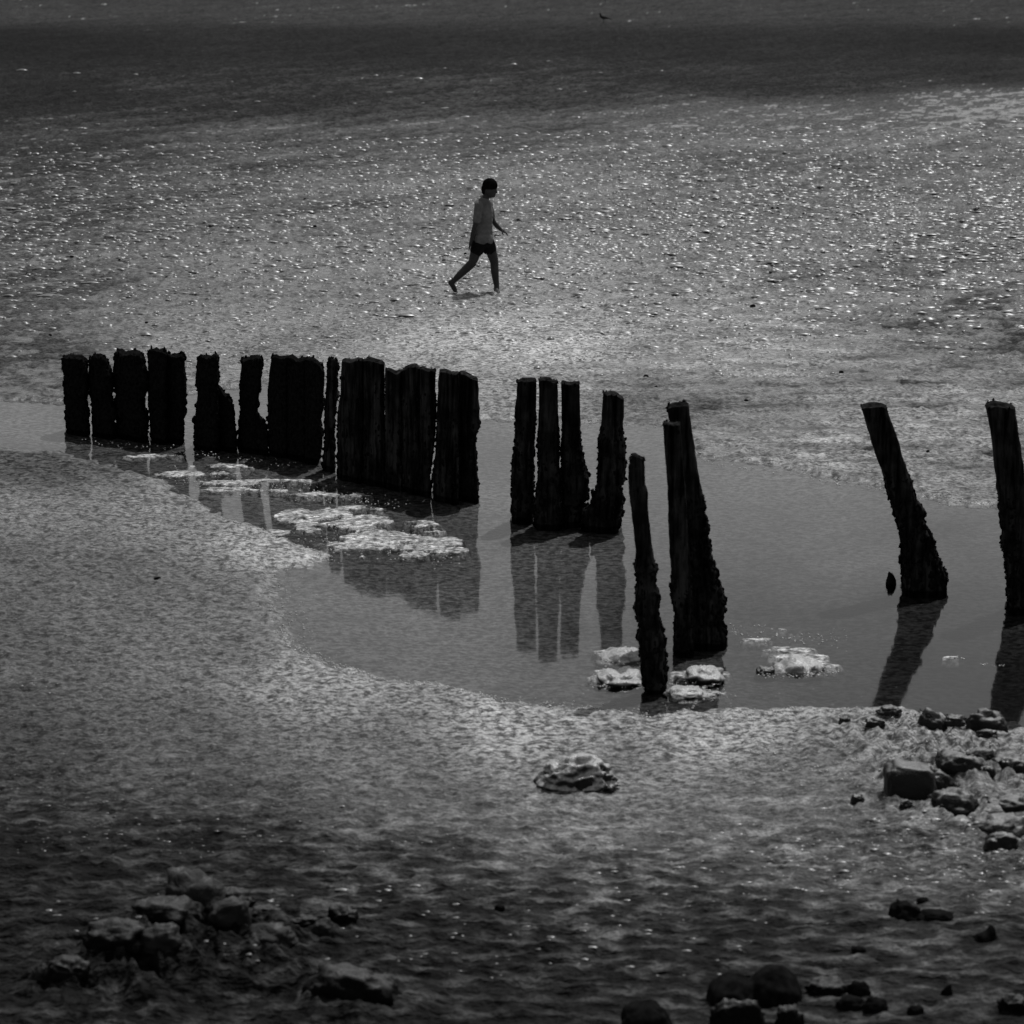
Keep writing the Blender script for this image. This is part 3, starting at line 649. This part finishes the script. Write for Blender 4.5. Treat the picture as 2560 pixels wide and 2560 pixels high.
TINY = [(1931, 527, 8), (1944, 530, 8), (2127, 623, 8), (1773, 731, 11), (1882, 774, 14), (2098, 428, 8), (1871, 373, 7), (1991, 280, 5), (1047, 505, 8), (1052, 622, 8), (179, 655, 10),
 (1110, 656, 11), (1163, 644, 8), (512, 372, 7), (787, 576, 10), (762, 504, 8), (1574, 760, 8), (1709, 349, 6), (596, 577, 7), (68, 692, 9), (416, 698, 7), (366, 814, 8), (125, 846, 9), (326, 747, 7), (2103, 939, 12), (1866, 1010, 12), (1615, 952, 14), (1640, 975, 9), (2420, 806, 9), (2320, 1138, 10)]
for i, (px, py, wd) in enumerate(TINY):
    rock('stone', 'dark stone '+TINY_PLACE[i], px-wd/2, px+wd/2, py-wd*.55, py, M_STONE, seed=i+200, group=G6, sub=2, boxy=.9, cat='stone')
rock('stone', 'small flat dark stone alone on the pale sand at the left', 385, 402, 1450, 1456, M_STONE, seed=300, sub=3, cat='stone')

# ------------------------------------------------------------------ bubbles along the water line, with glossy beads added for sun sparkle
def bubbles():
    vs, fs = ico(1); V = []; Fc = []; R = random.Random(5)
    zones = []
    for a, b, n_, sp in [((700, 1600), (900, 1695), 120, 16), ((900, 1695), (1300, 1760), 150, 14), ((1300, 1760), (1650, 1792), 130, 16), ((1650, 1795), (2050, 1800), 170, 22),
                     ((680, 1420), (740, 1600), 150, 45), ((560, 1310), (830, 1400), 90, 14), ((700, 1340), (1150, 1400), 110, 28), ((420, 1190), (1000, 1260), 190, 24), ((780, 1290), (1080, 1370), 130, 22),
                     ((1250, 1064), (1640, 1066), 40, 6), ((1700, 1090), (1760, 1150), 30, 8), ((1760, 1155), (2190, 1222), 70, 8), ((2190, 1222), (2560, 1280), 60, 8),
                     ((1480, 1715), (1620, 1710), 40, 8), ((1490, 1660), (1620, 1650), 25, 10), ((1650, 1700), (1830, 1745), 60, 20), ((1860, 1580), (2120, 1600), 50, 25), ((1900, 1690), (2100, 1680), 60, 10), ((1840, 1590), (1830, 1560), 10, 8),
                     ((2100, 1790), (2350, 1850), 110, 30), ((2200, 1950), (2560, 1890), 110, 40), ((1800, 1850), (2300, 1990), 60, 60), ((1000, 1800), (1700, 1850), 40, 50),
                     ((2370, 1645), (2410, 1647), 8, 3), ((2450, 1660), (2510, 1664), 8, 3), ((200, 1100), (760, 1165), 60, 10)]:
        for k in range(int(n_*1.7)):
            t = R.random(); px = a[0]+(b[0]-a[0])*t+R.gauss(0, sp*.6); py = a[1]+(b[1]-a[1])*t+R.gauss(0, sp*.5)
            zones.append((px, py))
    P = np.array([at(px, py).to_tuple()[:2] for px, py in zones])
    z, _, _, _ = ground_fields(P[:, 0], P[:, 1])
    for (x, y), zz in zip(P, z):
        r = R.choice((.003, .004, .005, .007, .009)); b = len(V); zz = max(zz, 0)
        for v in vs: V.append((x+v.x*r*1.1, y+v.y*r*1.1, zz+v.z*r*.8))
        Fc += [tuple(b+i for i in f) for f in fs]
    o = mesh_obj('bubbles', V, Fc, M_BUB); tag(o, 'glinting bubbles and added sparkle beads strung along the pool edge and shoals', 'bubbles', kind='stuff')
bubbles()

# ------------------------------------------------------------------ sun glints of the flat: tiny glossy domes added to catch the sun
def glint_domes():
    R = random.Random(11); pts = []
    def zone(x0, x1, y0, y1, n_, s0, s1, wx=None):
        k = 0
        while k < n_:
            px, py = R.uniform(x0, x1), R.uniform(y0, y1)
            if wx and R.random() > wx(px, py): continue
            pts.append((px, py, R.uniform(s0, s1)*R.choice((.5, .7, 1, 1)))); k += 1
    g = lambda px, py: (.55+.45*px/2560)*math.exp(-((py-540)/190)**2)*(1 if py > 335-.03*(px-1280) else 0)
    zone(-200, 2760, 300, 900, 14000, .025, .08, g)
    zone(0, 1700, 150, 420, 70, .05, .09)
    zone(300, 2100, 760, 950, 1300, .015, .04)
    zone(1100, 2700, 2030, 2330, 420, .010, .024, lambda px, py: min(1, (px-1400)/900)*math.exp(-((py-2150)/90)**2))
    zone(0, 2300, 1700, 2150, 1500, .004, .012)
    zone(100, 1900, 2230, 2460, 130, .010, .022)
    zone(0, 650, 1270, 1750, 900, .004, .012)
    P = np.array([at(a, b).to_tuple()[:2] for a, b, _ in pts]); z, _, _, _ = ground_fields(P[:, 0], P[:, 1])
    V = []; Fc = []; nr = 8
    for (x, y), zz, (_, py, s) in zip(P, z, pts):
        if py > 1900: zz = max(zz, -.002)
        b = len(V); h = s*R.uniform(.22, .42); ex = R.uniform(1.0, 3.2); t = R.uniform(0, 6.28)
        V.append((x+R.uniform(-.2, .2)*s, y, zz+h))
        for k, (rr, hh) in enumerate(((.42, .80), (.8, .38), (1.05, -.15))):
            for j in range(nr):
                a = t+j*2*math.pi/nr; q = rr*R.uniform(.85, 1.15)
                V.append((x+math.cos(a)*s*q*ex*.6, y+math.sin(a)*s*q*.7, zz+h*hh*R.uniform(.85, 1.1)))
        for j in range(nr):
            j2 = (j+1) % nr; Fc.append((b, b+1+j, b+1+j2))
            for k in range(2):
                c = b+1+k*nr; Fc.append((c+j, c+nr+j, c+nr+j2, c+j2))
    o = mesh_obj('sun_glint_domes', V, Fc, M_GLINT); tag(o, 'small glossy domes added for sun glints all over the far flat', 'mud lumps', kind='stuff')  # added for sun glints, not real mud lumps
glint_domes()

# ------------------------------------------------------------------ bodies: solid limbs fused into one skin
def capsules(name, parts, mat, vox, parent, smooth=2, ell=()):
    """parts: chains [(x,y,z,r), ...]; ell: (centre, radii, tilt about y)"""
    bm = bmesh.new()
    def sph(c, r):
        m = bmesh.ops.create_icosphere(bm, subdivisions=3, radius=1)
        for v in m['verts']: v.co = Vector((v.co.x*r[0], v.co.y*r[1], v.co.z*r[2]))+Vector(c)
    for ch in parts:
        for k in range(len(ch)-1):
            p, q = Vector(ch[k][:3]), Vector(ch[k+1][:3]); r0, r1 = ch[k][3], ch[k+1][3]
            n = max(2, int((q-p).length/(min(r0, r1)*.5)))
            for t in range(n+1):
                f = t/n; c = p.lerp(q, f); r = r0+(r1-r0)*f
                m = bmesh.ops.create_icosphere(bm, subdivisions=2, radius=r)
                for v in m['verts']: v.co += c
    for e in ell:
        m = bmesh.ops.create_icosphere(bm, subdivisions=3, radius=1); t = e[2] if len(e) > 2 else 0
        for v in m['verts']:
            x, y, z = v.co.x*e[1][0], v.co.y*e[1][1], v.co.z*e[1][2]
            v.co = Vector((x*math.cos(t)+z*math.sin(t), y, -x*math.sin(t)+z*math.cos(t)))+Vector(e[0])
    me = bpy.data.meshes.new(name); bm.to_mesh(me); bm.free(); me.materials.append(mat)
    o = bpy.data.objects.new(name, me); link(o, parent); remesh(o, vox, smooth); return o
def person():
    b = at(1080+.18116*620, 420+.18116*1742); b.z = gz(b.x, b.y)-.004
    root = empty('person', b, 'barefoot person in pale loose shirt and dark shorts, walking right with head bowed', 'person')
    mm = lambda x, z, y=0, r=None: ((x-620)/1000, y, z/1000) if r is None else ((x-620)/1000, y, z/1000, r/1000)
    C = []
    C.append([mm(705, 790, 0, 118), mm(705, 900, 0, 108), mm(705, 1040, 0, 112), mm(708, 1180, 0, 105), mm(722, 1270, 0, 62), mm(742, 1310, 0, 52), mm(765, 1360, 0, 50)])
    C.append([mm(650, 1235, -.11, 52), mm(705, 1240, 0, 70), mm(775, 1225, .11, 50)])
    # near arm hanging back, far arm swung forward
    C.append([mm(645, 1225, -.135, 46), mm(625, 1100, -.16, 41), mm(600, 965, -.17, 35), mm(565, 840, -.16, 30), mm(545, 745, -.15, 23)])
    C.append([mm(780, 1215, .135, 46), mm(815, 1085, .15, 41), mm(845, 975, .15, 35), mm(905, 900, .14, 33), mm(955, 858, .13, 24)])
    def hand(wx, wz, wy, dx, dz, sy):
        # palm, four unequal bent fingers and a thumb off the side of the palm
        C.append([mm(wx, wz, wy, 22), mm(wx+dx*.45, wz+dz*.45, wy, 25), mm(wx+dx*.8, wz+dz*.8, wy, 22)])
        L = math.hypot(dx, dz); ux, uz = dx/L, dz/L
        for k, (off, ln) in enumerate(((-.026, 58), (-.009, 66), (.009, 62), (.026, 48))):
            x0, z0 = wx+dx*.85, wz+dz*.85; y0 = wy+off
            x1, z1 = x0+ux*ln*.5, z0+uz*ln*.5-4
            x2, z2 = x1+ux*ln*.35-uz*(-6), z1+uz*ln*.35-16-4*k
            C.append([mm(x0, z0, y0, 10), mm(x1, z1, y0*1, 9), mm(x2, z2, y0, 7.5)])
        C.append([mm(wx+dx*.2, wz+dz*.2, wy-.02*sy, 12), mm(wx+dx*.5+uz*18, wz+dz*.5-30, wy-.045*sy, 10), mm(wx+dx*.75+uz*18, wz+dz*.75-42, wy-.05*sy, 8)])
    hand(545, 742, -.15, -18, -70, 1)
    hand(957, 856, .13, 55, -32, 1)
    # front (far) leg nearly straight, back (near) leg pushing off
    C.append([mm(755, 770, .06, 90), mm(805, 600, .065, 84), mm(848, 470, .06, 69), mm(862, 405, .06, 61), mm(866, 300, .06, 60), mm(880, 180, .055, 48), mm(893, 85, .05, 40), mm(893, 45, .045, 42)])
    C.append([mm(880, 32, .05, 32), mm(895, 30, -.02, 33), mm(908, 20, -.085, 30)])
    for k in range(5): C.append([mm(878+k*13, 20, -.10, 13), mm(872+k*14, 12, -.135+.008*abs(k-3), 11-k*.6)])
    C.append([mm(655, 770, -.06, 90), mm(615, 600, -.06, 84), mm(585, 500, -.065, 72), mm(558, 420, -.07, 63), mm(490, 355, -.07, 62), mm(400, 270, -.07, 54), mm(320, 190, -.07, 42), mm(275, 155, -.07, 40)])
    C.append([mm(255, 148, -.07, 36), mm(290, 95, -.075, 36), mm(318, 45, -.08, 34)])
    for k in range(5): C.append([mm(325, 38, -.11+k*.018, 12), mm(348-2*k, 14, -.112+k*.019, 11-k*.5)])
    ell = [((.185, 0, 1.435), (.093, .080, .122), .38), ((.195, 0, 1.375), (.070, .060, .062), .3),
           ((.272, 0, 1.400), (.018, .014, .026), -.5), ((.245, 0, 1.365), (.020, .024, .012), .3), ((.232, 0, 1.338), (.026, .028, .022), 0),
           ((.262, -.03, 1.430), (.010, .016, .008)), ((.262, .03, 1.430), (.010, .016, .008)), ((.155, -.078, 1.410), (.018, .010, .030), .2), ((.155, .078, 1.410), (.018, .010, .030), .2)]
    capsules('body', C, M_SKIN, .007, root, 2, ell)
    capsules('hair', [[mm(735, 1400, 0, 50), mm(740, 1440, 0, 62)]], M_HAIR, .007, root, 1, [((.183, 0, 1.488), (.108, .096, .098), .25), ((.238, 0, 1.480), (.052, .078, .052), .5)])
    # loose shirt with short sleeves
    sh = [[mm(702, 735, -.03, 154), mm(702, 735, .03, 150), mm(703, 850, 0, 146), mm(708, 1000, 0, 142), mm(712, 1120, 0, 136), mm(715, 1190, 0, 118), mm(728, 1262, 0, 74)],
          [mm(645, 1232, -.10, 68), mm(672, 1245, -.04, 72), mm(715, 1240, 0, 82), mm(780, 1210, .10, 66)],
          [mm(645, 1222, -.135, 66), mm(632, 1120, -.155, 64), mm(622, 1030, -.165, 62)],
          [mm(780, 1205, .135, 58), mm(808, 1110, .15, 54), mm(820, 1040, .15, 54)]]
    shirt = capsules('shirt', sh, M_SHIRT, .009, root, 2)
    for v in shirt.data.vertices:                       # hem and folds
        if v.co.z < .71: v.co.z = .70+.012*math.sin(v.co.x*40+v.co.y*30)
        f = mn.noise(Vector((v.co.x*9, v.co.y*9, v.co.z*5)))*.012; v.co.x += f; v.co.y += f
    so_ = [[mm(705, 800, 0, 128), mm(705, 720, 0, 132)], [mm(745, 730, .05, 104), mm(785, 640, .06, 100), mm(797, 592, .065, 100)],
           [mm(660, 730, -.05, 106), mm(635, 640, -.055, 104), mm(622, 600, -.06, 100)]]
    sh_ = capsules('shorts', so_, M_SHORT, .009, root, 2)
    for v in sh_.data.vertices:
        if v.co.z < .535: v.co.z = .53+.008*math.sin(v.co.x*50+v.co.y*30)
person()
def gull(px, py, sc_, label, face=-1):
    b = at(px, py); b.z = gz(b.x, b.y)
    root = empty('gull', b, label, 'gull', 'gulls on the far flat')
    f = face*sc_
    P = lambda x, y, z, r: (x*f, y*sc_, z*sc_, r*sc_)
    capsules('body', [[P(-.20, 0, .165, .018), P(-.10, 0, .185, .045), P(0, 0, .20, .068), P(.08, 0, .225, .055), P(.115, 0, .28, .034), P(.125, 0, .33, .036)],
                      [P(-.30, 0, .135, .010), P(-.15, .02, .175, .03)], [P(-.30, 0, .135, .010), P(-.15, -.02, .175, .03)]], M_GULL, .010*sc_, root, 1)
    capsules('beak', [[P(.15, 0, .328, .014), P(.195, 0, .315, .005)]], M_STONE, .004*sc_, root, 0)
    for s in (-1, 1): capsules('leg', [[P(.01, s*.025, .14, .009), P(0, s*.025, .06, .007), P(.01, s*.025, .005, .007)], [P(.01, s*.025, .006, .007), P(.05, s*.025, .004, .006)]], M_STONE, .004*sc_, root, 0)
gull(1509, 60, 1.0, 'gull standing on the far flat, head up, tail pointing right')
gull(1513, 9, .85, 'small gull at the very top edge of the picture', 1)
